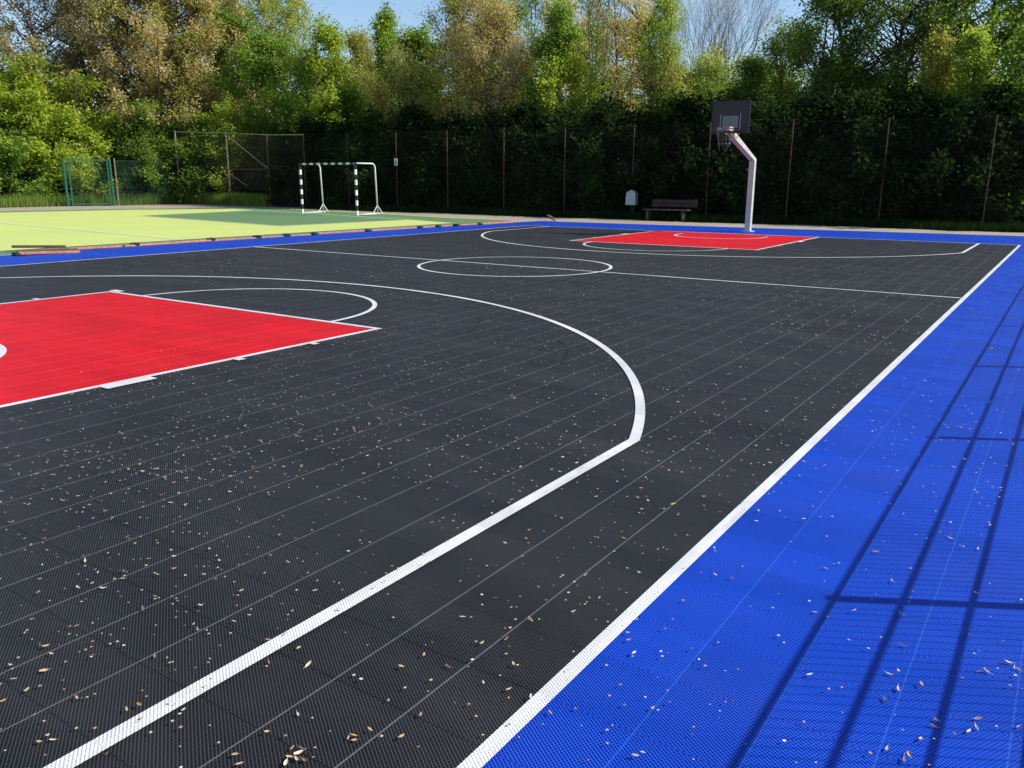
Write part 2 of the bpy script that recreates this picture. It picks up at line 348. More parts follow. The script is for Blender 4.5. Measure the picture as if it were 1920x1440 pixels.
for sgn, xk in ((1, kx1), (-1, kx0)):
    mark(xk+sgn*.08, 2.62, .13, .42); mark(xk+sgn*.07, 3.68, .10, .08); mark(xk+sgn*.07, 4.56, .10, .07)
mark(kx0+.02, KF+.09, .24, .10)
for sgn, xk in ((1, fx1), (-1, fx0)):
    mark(xk+sgn*.08, L-2.2, .13, .40); mark(xk+sgn*.07, L-3.2, .10, .07); mark(xk+sgn*.07, L-4.1, .10, .07)
# rubber scuff marks on the black tiles
SC = plain('scuff_rubber', (0.013, 0.013, 0.014), (0.019, 0.019, 0.020), 0.7, spec=.14)
strip('scuff_mark', [(-4.45, 6.75), (-4.15, 6.3), (-4.0, 5.95)], .012, .0025, SC)
strip('scuff_mark', [(-3.0, 6.1), (-2.72, 5.85), (-2.55, 5.5), (-2.42, 5.2)], .02, .0025, SC)

# ------------------------------------------------------------------ railing outside the right border (casts the barred shadow)
def railing():
    XF = 1.742; H = 1.03
    r = empty('mesh_railing', (XF, 0, 0), 'low double-bar mesh railing running along the right edge of the blue border', 'railing')
    py = [2.87+2.5*k for k in range(-2, 12)]
    for y in py:
        MB().box((.03, y, .51), (.036, .036, 1.12)).build('post', GREENP, r)
    for a, b in zip(py[:-1], py[1:]):
        m = MB()
        for k in range(6):
            z = H-k*.2
            for s in (-.006, .006): m.box((s, (a+b)/2, z), (.007, b-a, .008))
        n = int((b-a)/.05)
        for i in range(1, n): m.box((0, a+(b-a)*i/n, .53), (.0026, .0026, .98))
        m.build('mesh_panel', GREENP, r)
railing()

# ------------------------------------------------------------------ basketball hoop
def hoop():
    bx, by = -7.55, 25.4
    r = empty('basketball_hoop', (bx, by, 0), 'basketball hoop with grey backboard on a bent square steel pole behind the red key', 'hoop')
    s = .085; H = 2.21
    # vertical square post, mitred into the arm
    def sect(c, wx, vec): return [(c[0]-s, c[1]+vec[1]*-s, c[2]+vec[2]*-s), (c[0]+s, c[1]-vec[1]*s, c[2]-vec[2]*s), (c[0]+s, c[1]+vec[1]*s, c[2]+vec[2]*s), (c[0]-s, c[1]+vec[1]*s, c[2]+vec[2]*s)]
    A0 = sect((0, 0, 0.0), 0, (0, 1, 0)); A1 = sect((0, 0, H), 0, (0, 1, .34))
    MB().add(A0+A1, [(3, 2, 1, 0), (0, 1, 5, 4), (1, 2, 6, 5), (2, 3, 7, 6), (3, 0, 4, 7), (4, 5, 6, 7)]).build('pole', GALV, r)
    MB().bbox((0, 0, .012), (.34, .34, .024), .01).build('base_plate', GALV, r)
    # arm
    dy, dz = -2.02, .66; ln = math.hypot(dy, dz); n = (0, dz/ln, -dy/ln)
    B0 = sect((0, 0, H+.004), 0, (0, 1.0, .34)); B1 = sect((0, dy, H+dz), 0, (0, n[1], n[2]))
    B0 = [(x, y-0.0, z) for x, y, z in B0]
    MB().add(B0+B1, [(3, 2, 1, 0), (0, 1, 5, 4), (1, 2, 6, 5), (2, 3, 7, 6), (3, 0, 4, 7), (4, 5, 6, 7)]).build('arm', GALV, r)
    MB().box((0, .085, H+.05), (.012, .12, .12)).build('gusset', GALV, r)
    # backboard
    Y = -2.15; z0, z1 = 2.92, 3.81; w_ = 1.11
    bb = MB().box((-.03, Y, (z0+z1)/2), (w_-.04, .018, z1-z0-.04)).build('backboard', BOARD, r)
    fr = MB()
    for sx in (-1, 1): fr.box((-.03+sx*(w_/2-.014), Y+.012, (z0+z1)/2), (.04, .05, z1-z0))
    for z in (z0+.014, z1-.014): fr.box((-.03, Y+.012, z), (w_-.072, .052, .04))
    fr.build('board_frame', BFRAME, bb)
    tz0, tz1, tw = 3.0, 3.45, .59
    tp = MB().box((-.03, Y-.0115, (tz0+tz1)/2+.01), (tw-.12, .005, tz1-tz0-.09)).build('target_pane', BPANE, bb)
    tf = MB()
    for sx in (-1, 1): tf.box((-.03+sx*(tw/2-.035), Y-.0135, (tz0+tz1)/2), (.045, .009, tz1-tz0-.02))
    for z in (tz0+.03, tz1-.03): tf.box((-.03, Y-.0135, z), (tw-.117, .0088, .045))
    tf.build('target_border', BFRAME, bb)
    to = MB()
    for sx in (-1, 1): to.box((-.03+sx*(tw/2), Y-.012, (tz0+tz1)/2), (.018, .006, tz1-tz0))
    to.box((-.03, Y-.0118, tz0-.004), (tw-.02, .006, .012)); to.build('target_outline', BLINE, bb)
    bk = MB()
    for sx in (-.3, .3): bk.tube([(sx, Y+.03, z0+.1), (sx*.3, dy+.15, H+dz-.08)], .014, 6)
    bk.box((0, Y+.05, z0+.06), (.5, .05, .10)); bk.box((0, Y+.045, 3.05), (.2, .06, .34)); bk.build('bracket', GALV, r)
    # rim: two stacked rings joined by a perforated band
    cy = Y-.46; rm = MB()
    for z, rr in ((3.04, .235), (2.965, .235)):
        pts = [(rr*math.cos(2*math.pi*i/40), cy+rr*math.sin(2*math.pi*i/40), z) for i in range(41)]
        rm.tube(pts, .014, 8, False)
    for i in range(24):
        a = 2*math.pi*i/24; rm.box((.235*math.cos(a), cy+.235*math.sin(a), 3.0), (.012, .036, .07), a)
    rm.build('rim', STEEL, r)
    br = MB().bbox((0, Y-.115, 3.0), (.16, .21, .10), .01); br.build('rim_bracket', STEEL, r)
    q = random.Random(3); n = 12; rim = [o for o in bpy.data.objects if o.parent == r and o.name.startswith('rim') and 'bracket' not in o.name][0]
    for i in range(n):
        ch = MB(); a = 2*math.pi*i/n; L0 = q.choice([.36, .46, .52, .54, .42]); k = int(L0/.033)
        for j in range(k):
            f = j/15; rr = .228*(1-.40*min(1, f)); z = 2.955-j*.033; a2 = a+.05*math.sin(j)
            c = Vector((rr*math.cos(a2), cy+rr*math.sin(a2), z)); t = Matrix.Rotation(a+(j % 2)*math.pi/2, 3, 'Z')
            ch.tube([c+t @ Vector((.010*math.cos(x*math.pi/4), 0, .023*math.sin(x*math.pi/4)-.018)) for x in range(9)], .0052, 4, False)
        for z, f in ((2.86, .2), (2.74, .45), (2.62, .7)):
            if 2.955-L0 < z:
                rr = .228*(1-.40*f); ch.tube([(rr*math.cos(a+2*math.pi/n*t), cy+rr*math.sin(a+2*math.pi/n*t), z-.03*math.sin(t*math.pi)) for t in (0, .25, .5, .75, 1)], .006, 4)
        ch.build('chain', CHAIN, rim)
hoop()

# ------------------------------------------------------------------ handball goal
def goal():
    gy = 26.4; xl, xr = -29.33, -25.76; H = 2.30; s = .085
    r = empty('handball_goal', ((xl+xr)/2, gy, 0), 'handball goal with black and white striped posts and no net on the green zone', 'goal')
    cx = (xl+xr)/2
    for x, nm in ((xl-cx, 'a'), (xr-cx, 'b')):
        segs = [(0, .20, WP), (.20, .43, BP)]; z = .43; on = True
        while z < H-.2:
            segs.append((z, z+.225, WP if on else BP)); z += .225; on = not on
        segs.append((z, H+.0, BP))
        # one post mesh, two materials
        m = MB(); mats = []
        for a, b, mt in segs:
            m.box((x, 0, (a+b)/2), (s, s, b-a-.0005)); mats += [0 if mt is WP else 1]*6
        o = m.build('post', WP, r); o.data.materials.append(BP); o.data.polygons.foreach_set('material_index', mats)
    m = MB(); mats = []; x = xl-cx+s/2; on = False; step = .235; first = True
    while x < xr-cx-s/2-.01:
        e = min(x+(step if not first else .17), xr-cx-s/2); first = False
        m.box(((x+e)/2, 0, H-s/2), (e-x-.0005, s, s)); mats += [0 if on else 1]*6; x = e; on = not on
    o = m.build('crossbar', WP, r); o.data.materials.append(BP); o.data.polygons.foreach_set('material_index', mats)
    for x in (xl-cx, xr-cx):
        t = MB(); D = 1.33; hr = H-.03; pts = [(x, .045, hr)]
        for k in range(7):
            a = k/6*math.pi/2; pts.append((x, D-.2+.2*math.sin(a)-.08, hr-.2+.2*math.cos(a)))
        pts += [(x, D, .03)]
        t.tube(pts, .033, 10); t.build('rear_support', WP, r, True)
        b = MB().tube([(x, .045, .035), (x, D+.12, .035)], .026, 8); b.build('ground_bar', WP, r, True)
        f = MB().tube([(x, D-.01, .42), (x, D-.30, .05)], .018, 6).tube([(x, D-.01, .42), (x+.28, D+.05, .03)], .018, 6).tube([(x, D-.01, .42), (x, D+.02, .03)], .015, 6)
        f.build('brace', WP, r)
goal()

# ------------------------------------------------------------------ fences
def chainlink(a, b, z0, z1a, z1b, sp, wr, name, mat, parent, off):
    """woven diamond mesh between two posts as thin wires"""
    a = np.array(a, float); b = np.array(b, float); Ln = np.linalg.norm(b-a); d = (b-a)/Ln; nrm = np.array([-d[1], d[0]])
    V = []; Fq = []; z1 = min(z1a, z1b); h = z1-z0
    def seg(s0, h0, s1, h1, o):
        dd = np.array([s1-s0, h1-h0]); l = np.linalg.norm(dd)
        if l < 1e-3: return
        p = np.array([-dd[1], dd[0]])/l*wr; k = len(V)
        for s, hh, sg in ((s0, h0, 1), (s0, h0, -1), (s1, h1, -1), (s1, h1, 1)):
            q = a+d*(s+p[0]*sg)-np.array(off)+nrm*o; V.append((q[0], q[1], z0+hh+p[1]*sg))
        Fq.append((k, k+1, k+2, k+3))
    n = int((Ln+h)/sp)
    for i in range(1, n):
        t = i*sp
        s0 = max(0, t-h); h0 = t-s0; s1 = min(t, Ln); h1 = t-s1
        seg(s0, h0, s1, h1, .003); seg(Ln-s0, h0, Ln-s1, h1, -.003)
    return mesh_np(name, V, np.array(Fq), mat, parent)
def post(p, h, rad, mat, parent, off, name='post', cap=True):
    m = MB(); x, y = p[0]-off[0], p[1]-off[1]
    m.tube([(x, y, -.05), (x, y, h)], rad, 10)
    if cap: m.tube([(x, y, h), (x, y, h+.02)], [rad*1.15, rad*.7], 10)
    return m.build(name, mat, parent)
FX = [(-35.76, 4.06), (-32.33, 4.0), (-28.79, 3.9), (-25.4, 3.94), (-21.96, 3.96), (-18.59, 3.87), (-15.15, 3.90), (-11.74, 3.86), (-8.43, 3.84), (-5.01, 3.79), (-1.62, 3.78), (1.8, 3.78)]
FY = 32.5
def main_fence():
    off = (-17, FY); r = empty('chain_link_fence', (off[0], off[1], 0), 'tall chain-link fence on rusty thin posts in front of the dark hedge', 'fence')
    for x, h in FX: post((x, FY), h, .023, RUST, r, off)
    for (x0, h0), (x1, h1) in zip(FX[:-1], FX[1:]):
        chainlink((x0, FY), (x1, FY), 0, h0-.08, h1-.08, .085, .0015, 'wire_mesh', RUSTWIRE, r, off)
        m = MB()
        m.tube([(x0-off[0], 0, h0-.06), (x1-off[0], 0, h1-.06)], .004, 4); m.build('tension_wire', RUSTWIRE, r)
    # rusty rings hanging on two posts
    for x, z in ((-11.66, 1.93), (-32.38, 2.0)):
        MB().tube([(x-off[0]+.0+.13*math.cos(t*math.pi/8), -.05, z+.14*math.sin(t*math.pi/8)) for t in range(17)], .03, 6, False).build('rusty_ring', RUST, r)
main_fence()
LF = [(-47.1, 32.1, 4.50), (-42.45, 32.4, 4.32), (-38.8, 32.45, 4.12), (-35.76, FY, 4.06)]
def ball_stop():
    off = (-42.45, 32.4); r = empty('ball_stop_fence', (off[0], off[1], 0), 'tall ball-stop fence with top rail and diagonal brace beside the bright bush', 'fence')
    for x, y, h in LF[:3]: post((x, y), h, .042 if x > -46 else .055, GREYPAINT if x < -40 else RUST, r, off)
    for a, b in zip(LF[:-1], LF[1:]):
        MB().tube([(a[0]-off[0], a[1]-off[1], a[2]-.05), (b[0]-off[0], b[1]-off[1], b[2]-.05)], .028, 8).build('top_rail', GREYPAINT, r)
        chainlink(a[:2], b[:2], .9 if a is LF[1] else 0, a[2]-.06, b[2]-.06, .06 if a is LF[1] else .085, .0045 if a is LF[1] else .003, 'wire_mesh', RUSTWIRE, r, off)
    a, b = LF[1], LF[2]
    MB().tube([(0, -.04, 4.2), (b[0]-off[0], -.04, 2.2)], .026, 8).build('brace', GREYPAINT, r)
    MB().tube([(0, -.04, 2.12), (b[0]-off[0], -.04, 2.14)], .034, 8).build('middle_rail', RUST, r)
    MB().tube([(0, -.04, 1.95), (1.75, -.04, 1.15)], .026, 8).build('brace', GREYPAINT, r)
ball_stop()
def low_fence():
    off = (-47.0, 28.0); r = empty('low_mesh_fence', (off[0], off[1], 0), 'low green wire mesh fence on a thin rusty post right of the green gate', 'fence')
    post((-46.95, 27.75), 2.72, .035, GREYPAINT, r, off)
    chainlink((-46.95, 27.75), (-47.1, 32.05), 0, 2.6, 2.6, .07, .0022, 'wire_mesh', GREENW, r, off)
    MB().tube([(.05, -.25, 2.6), (-.1, 4.05, 2.62)], .008, 6).build('tension_wire', GREENW, r)
low_fence()
def gate():
    a = Vector((-47.95, 25.45, 0)); b = Vector((-47.12, 27.5, 0)); d = (b-a); ln = d.length; rz = math.atan2(d.y, d.x)
    r = empty('metal_gate', a, 'green metal gate of horizontal bars under the bright green bush', 'gate', rz=rz); H = 2.68
    MB().tube([(-.22, -.12, -.05), (-.22, -.12, 2.5)], .075, 12).tube([(-.22, -.12, 2.5), (-.22, -.12, 2.53)], [.085, .05], 12).build('post', GREENP, r)
    MB().box((ln+.06, 0, 1.32), (.1, .1, 2.72)).build('post', GREENP, r)
    f = MB()
    for x in (.05, ln-.09): f.box((x, 0, H/2+.03), (.075, .05, H-.06))
    for z in (.09, H-.06): f.box((ln/2-.02, 0, z), (ln-.217, .048, .075))
    f.build('frame', GREENP, r)
    m = MB()
    for k in range(1, 11): m.box((ln/2-.02, 0, .09+k*(H-.15)/11), (ln-.21, .03, .022 if k % 2 else .012))
    for k in range(1, 42): m.box((.08+k*(ln-.2)/42, 0.004, H/2), (.006, .006, H-.2))
    m.build('bar_panel', GREENW, r)
    MB().bbox((ln-.12, -.05, 1.1), (.09, .07, .2), .01).tube([(ln-.14, -.1, 1.16), (ln-.26, -.1, 1.16)], .012, 6).build('lock', DARKST, r)
    for z in (.35, 2.25): MB().tube([(-.2, -.1, z), (.03, -.01, z)], .02, 6).build('hinge', DARKST, r)
gate()

# sign with the number 6
def number_sign():
    x, y, z = -28.79, FY-.045, 2.47
    r = empty('number_sign', (x, y, z), 'small white plate with a black number 6 on a fence post', 'sign')
    MB().bbox((0, 0, 0), (.23, .012, .36), .004).build('plate', WP, r)
    cu = bpy.data.curves.new('six', 'FONT'); cu.body = '6'; cu.size = .42; cu.align_x = 'CENTER'; cu.align_y = 'CENTER'; cu.extrude = .002; cu.offset = 0.004
    tmp = bpy.data.objects.new('tmp', cu); col.objects.link(tmp)
    dg = bpy.context.evaluated_depsgraph_get(); me = bpy.data.meshes.new_from_object(tmp.evaluated_get(dg)); bpy.data.objects.remove(tmp)
    me.materials.clear(); me.materials.append(BP); o = bpy.data.objects.new('numeral', me); col.objects.link(o); o.parent = r
    xs = [v.co.x for v in me.vertices]; ys = [v.co.y for v in me.vertices]; cx, cy = (min(xs)+max(xs))/2, (min(ys)+max(ys))/2
    for v in me.vertices: v.co.x = (v.co.x-cx)*.8; v.co.y -= cy
    o.rotation_euler = (R(90), 0, 0); o.location = (0, -.009, 0)
number_sign()

# litter bin
def bin_():
    x, y = -15.02, 32.25
    r = empty('litter_bin', (x, y, 0), 'grey metal litter bin with rounded top hung on a dark post left of the bench', 'bin')
    prof = [(-.22, 0)]+[(-.22+.0*t, .36*t) for t in (0.5, 1)]
    top = [(.22*math.cos(a), .40+.20*math.sin(a)) for a in np.linspace(math.pi, 0, 15)]
    P = [(-.235, 0)]+[(q[0], q[1]) for q in top]+[(.235, 0)]
    n = len(P); V = [(p[0], yy, p[1]+.57) for yy in (-.15, .12) for p in P]
    Fs = [tuple(range(n)), tuple(reversed(range(n, 2*n)))]+[(i, n+i, n+(i+1) % n, (i+1) % n) for i in range(n)]
    MB().add(V, Fs).build('body', BIN, r)
    MB().tube([(0, .16, -.05), (0, .16, 1.1)], .03, 8).build('post', DARKST, r)
    MB().box((0, -.0, .555), (.49, .30, .025)).build('rim', BIN, r)
bin_()

def bench():
    r = empty('park_bench', (-12.75, 31.0, 0), 'park bench with brown slatted backrest and pale legs on the gravel by the hedge', 'bench')
    for x in (-.95, .70):
        m = MB().bbox((x, -.02, .21), (.09, .24, .42), .012)
        m.build('leg', CONC, r)
    s = MB()
    for k in range(3): s.bbox((-.05, -.25+k*.155, .445), (2.05, .135, .045), .008)
    s.build('seat', SEATM, r)
    b = MB()
    for k in range(2): b.bbox((.12, .30+k*.04, .63+k*.165), (2.1, .04, .145), .008)
    b.build('backrest', WOODB, r)
    for x in (-.7, .8): MB().tube([(x, .2, .40), (x, .36, .90)], .02, 6).build('back_support', DARKST, r)
bench()
bpy.data.objects['park_bench'].scale = (.94, .94, .94)

# ------------------------------------------------------------------ planks and rubber blocks along the court edge
PG = 'planks lying along the left court edge'; rp = random.Random(8)
PK = [(-18.0, 8.05, -17.55, 9.15), (-17.8, 9.05, -17.62, 10.25), (-17.62, 10.3, -17.62, 12.7), (-17.6, 12.8, -17.4, 14.0), (-17.4, 14.15, -17.25, 15.9), (-17.3, 16.05, -17.15, 18.0),
      (-17.15, 18.1, -17.05, 20.3), (-17.05, 20.5, -16.98, 22.1), (-16.95, 22.3, -16.75, 23.3), (-16.75, 23.45, -16.62, 25.4)]
PL = ['orange plank edge just beyond the two stacked dark planks', 'second short orange plank along the left court edge', 'long orange plank lying before the white midline of the yellow field', 'orange plank in line with the halfway line end of the court',
      'orange plank just past the halfway line of the court', 'orange plank below the left post of the handball goal', 'orange plank below the right post of the handball goal',
      'orange plank where the yellow field begins to narrow', 'short orange plank near the narrow end of the yellow field', 'farthest orange plank, by the far corner of the blue border']
for i, (x0, y0, x1, y1) in enumerate(PK):
    d = Vector((x1-x0, y1-y0, 0)); ln = d.length; rz = math.atan2(d.y, d.x)
    o = MB().bbox((0, 0, 0), (ln, .12, .045), .006).build('plank', PLANK if i else PLANKD, None)
    o.location = ((x0+x1)/2, (y0+y1)/2, -.006+(0.0 if i else .0)); o.rotation_euler = (rp.uniform(-.02, .02), 0, rz+rp.uniform(-.01, .01)); tag(o, PL[i] if i else 'dark brown plank lying at the left end of the row on the court edge', 'plank', PG)
    o.location.z = .024 if x0 > -17.33 else .004
for (x0, y0, x1, y1, z, mt, lb) in ((-17.0, 7.6, -16.75, 8.75, .035, PLANK, 'loose orange plank lying skewed on the blue border at the far left'), (-18.3, 8.1, -17.75, 9.0, .082, PLANKD, 'dark brown plank resting on top at the far left court corner')):
    d = Vector((x1-x0, y1-y0, 0)); o = MB().bbox((0, 0, 0), (d.length, .15, .05), .006).build('plank', mt, None)
    o.location = ((x0+x1)/2, (y0+y1)/2, z); o.rotation_euler = (0, R(1.5), math.atan2(d.y, d.x)); tag(o, lb, 'plank', PG)
BG = 'rubber blocks in the gaps between the planks'
BK = [(-17.02, 7.62, 'at the near end of the skewed loose plank'), (-17.63, 10.6, 'beside the first long orange plank'), (-17.62, 12.74, 'where the field midline meets the planks'), (-17.42, 14.08, 'level with the halfway line'),
      (-17.3, 15.0, 'just past the halfway line'), (-17.2, 15.95, 'below the left goal post'), (-17.1, 18.05, 'below the right goal post'), (-16.98, 20.4, 'right of the goal, nearest to it'), (-16.92, 21.3, 'second to the right of the goal'),
      (-16.85, 22.2, 'third to the right of the goal'), (-16.7, 23.38, 'farthest to the right along the row')]
for i, (x, y, lb) in enumerate(BK):
    o = MB().bbox((0, 0, 0), (.15 if i % 3 else .20, .20, .062), .012).tube([(0, 0, .028), (0, 0, .04)], .04, 8).build('rubber_block', RUBBER, None)
    o.location = (x, y, .033); o.rotation_euler = (0, 0, rp.uniform(-.4, .4)); tag(o, 'black rubber block '+lb, 'block', BG)
o = MB().bbox((0, 0, 0), (.62, .10, .03), .006).bbox((.12, .03, .05), (.35, .16, .05), .01).build('wood_offcut', PLANKD, None)
o.location = (-16.55, 28.1, .06); o.rotation_euler = (0.1, -.22, 2.6); tag(o, 'brown wood offcut lying on the gravel behind the far blue corner', 'wood')

# ------------------------------------------------------------------ litter
rn = np.random.default_rng(11)
def clump(x, y):
    return (0.5+0.5*np.sin(x*1.9+1.3*np.sin(y*1.1))*np.sin(y*1.5+1.7*np.sin(x*.8)))**1.2
def flakes(P, Lg, Wd, mname, mat, z0):
    n = len(P); a = rn.uniform(0, 2*np.pi, n); c, s = np.cos(a), np.sin(a)
    # 6-vertex curled flake : pointed ends, raised rim
    tx = np.array([-.5, -.15, .25, .5, .25, -.15]); ty = np.array([0, -.5, -.42, 0.05, .42, .5])
    curl = rn.uniform(.05, .55, n)[:, None]*np.abs(tx)[None]*Lg[:, None]+rn.uniform(0, .35, n)[:, None]*np.abs(ty)[None]*Wd[:, None]
    X = tx[None]*Lg[:, None]; Y = ty[None]*Wd[:, None]
    V = np.stack([P[:, :1]+X*c[:, None]-Y*s[:, None], P[:, 1:2]+X*s[:, None]+Y*c[:, None], z0+curl+rn.uniform(0, .004, n)[:, None]], -1).reshape(-1, 3)
    Q = np.arange(n)[:, None]*6; F = np.concatenate([Q+np.array([[0, 1, 2, 5]]), Q+np.array([[5, 2, 3, 4]])])
    return mesh_np(mname, V, F, mat)
def sample(n, x0, x1, y0, y1, near):
    out = []
    while len(out) < n:
        x = rn.uniform(x0, x1, n); y = rn.uniform(y0, y1, n); k = rn.uniform(0, 1, n) < (.22+.78*clump(x, y))
        out += list(zip(x[k], y[k]))
    return np.array(out[:n])
P = np.concatenate([sample(3600, -8, 0, -.3, 6, 1), sample(600, -3.6, -.9, -.1, 3.2, 1), sample(620, 0, 1.6, .4, 7, 1), sample(5200, -15, 0, 6, 15, 0), sample(1700, -15, 0, 15, 24, 0), sample(500, -15, -8, -.3, 6, 0), sample(500, 0, 1.6, 7, 26, 0), sample(250, -17, -15, 0, 24, 0)])
inred = ((P[:, 0] > -10.1) & (P[:, 0] < -4.9) & (P[:, 1] < 5.6)) | ((P[:, 0] > -10.1) & (P[:, 0] < -4.9) & (P[:, 1] > 18.4))
P = P[~inred | (rn.uniform(0, 1, len(P)) < .12)]
n = len(P); big = rn.uniform(0, 1, n) < .22
Lg = np.where(big, rn.uniform(.014, .027, n), rn.uniform(.005, .012, n)); Wd = np.where(big, rn.uniform(.005, .010, n), Lg*rn.uniform(.5, 1, n))
far = P[:, 1] > 7; Lg *= 1.06; Wd *= 1.06; Lg[far] *= 1.35; Wd[far] *= 1.35
tag(flakes(P, Lg, Wd, 'leaf_litter', LITTER, .010), 'tan seeds and leaf flakes scattered all over the court tiles', 'leaf litter', kind='stuff')
# the larger dry leaves nearest the camera, one by one
def dry_leaf_mesh(k):
    q = random.Random(40+k); ln, wd = q.uniform(.026, .040), q.uniform(.008, .014); V = []; N = 6
    for i in range(N+1):
        t = i/N; ww = wd*math.sin(math.pi*min(1, .08+t*.9))**.7/2; x = (t-.5)*ln; z = .004+.25*ln*(t-.5)**2*2+q.uniform(0, .002)
        V += [(x, -ww, z+ww*.5), (x, 0, z), (x, ww, z+ww*.6)]
    Fs = []
    for i in range(N):
        for j in range(2): a = i*3+j; Fs.append((a, a+1, a+4, a+3))
    V += [(ln*.5, -.0008, .008), (ln*.5, .0008, .008), (ln*.82, .0005, .012), (ln*.82, -.0005, .012)]; b = len(V)-4; Fs.append((b, b+1, b+2, b+3))
    me = bpy.data.meshes.new('dry_leaf'); me.from_pydata(V, [], Fs); me.materials.append(DL[k % 3]); return me
DL = [plain('dry_leaf_tan', (0.52, 0.34, 0.18), (0.42, 0.26, 0.13), .7, scale=60), plain('dry_leaf_pale', (0.62, 0.50, 0.34), (0.5, 0.38, 0.24), .7, scale=60), plain('dry_leaf_brown', (0.28, 0.16, 0.09), (0.22, 0.12, 0.07), .7, scale=60)]
dms = [dry_leaf_mesh(k) for k in range(6)]
def unp(u, v):
    q = ray(u, v); k = -CAM[2]/q[2]; p = CAM+q*k; return p[0], p[1]
blk = [(548, 1408), (560, 1416), (557, 1428), (543, 1425), (572, 1430), (566, 1406), (535, 1436), (505, 1245), (290, 1234), (650, 1190), (655, 1388), (663, 1384), (666, 1392), (84, 1262), (190, 1105), (100, 1392), (201, 1418), (578, 1250), (560, 1343), (1170, 1012), (1262, 948), (1196, 935),
       (930, 1124), (1300, 880), (842, 1254), (320, 945), (195, 1106), (270, 1145), (160, 1055), (1330, 905)]
blu = [(1692, 1214), (1683, 1296), (1660, 1316), (1668, 1268), (1725, 1390), (1705, 1420), (1694, 1429), (1664, 1408), (1834, 1352), (1838, 1262), (1850, 1262), (1903, 1255), (1910, 1258), (1890, 1246), (1690, 1156), (1672, 1092), (1860, 1058), (1834, 1032), (1548, 1069), (1593, 1204), (1527, 1151), (1642, 1038), (1829, 1368), (1815, 1375), (1757, 1355), (1751, 1365), (1908, 1367), (1816, 1195), (1704, 1133), (1782, 1012)]
for lst, lb, g in ((blk, 'small curled tan dry leaf lying on the black tiles', 'dry leaves on the black tiles'), (blu, 'small pale dry leaf lying on the blue border', 'dry leaves on the blue border')):
    for i, (u, v) in enumerate(lst):
        x, y = unp(u, v); o = bpy.data.objects.new('dry_leaf', dms[rp.randrange(6)]); col.objects.link(o)
        o.location = (x, y, .004); o.rotation_euler = (rp.uniform(-.3, .3), rp.uniform(-.25, .25), rp.uniform(0, 6.28)); k = rp.uniform(.6, .95); o.scale = (k, k, k)
        tag(o, lb, 'leaf', g)

# ------------------------------------------------------------------ grass
def grass(n, f, hmin, hmax, mat, name, label):
    P = np.array([f() for _ in range(n)]); h = rn.uniform(hmin, hmax, n); a = rn.uniform(0, 6.28, n); w_ = rn.uniform(.008, .018, n); le = rn.uniform(0, .35, n)*h; la = rn.uniform(0, 6.28, n)
    c, s = np.cos(a)*w_, np.sin(a)*w_
    V = np.empty((n, 3, 3)); V[:, 0] = np.stack([P[:, 0]-c, P[:, 1]-s, 0*h-.05], -1); V[:, 1] = np.stack([P[:, 0]+c, P[:, 1]+s, 0*h-.05], -1); V[:, 2] = np.stack([P[:, 0]+le*np.cos(la), P[:, 1]+le*np.sin(la), h], -1)
    o = mesh_np(name, V.reshape(-1, 3), np.arange(n*3).reshape(n, 3), mat); tag(o, label, 'grass', kind='stuff')
GM = leaf_mat('grass_blades', [(0.13, 0.21, 0.03), (0.20, 0.30, 0.045), (0.28, 0.36, 0.07)], .4)  # blade colour raised to read as sunlit
rr_ = random.Random(2)
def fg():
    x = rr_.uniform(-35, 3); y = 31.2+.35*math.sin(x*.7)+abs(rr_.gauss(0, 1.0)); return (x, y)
def fl():
    if rr_.random() < .62: x = rr_.uniform(-48, -39); return (x, 32.2+abs(rr_.gauss(0, .8)))
    y = rr_.uniform(14, 32.6); return (-48.5-abs(rr_.gauss(0, .8)) if y < 27.6 else -47.25-abs(rr_.gauss(0, .9)), y)
grass(26000, fg, .08, .34, LM['dark'], 'grass', 'shade-darkened grass along the foot of the long fence')  # shade at the fence foot comes from the darkened blade colour
grass(26000, fl, .20, .85, GM, 'grass', 'tall grass coloured sunlit-bright around the gate and ball-stop fence')

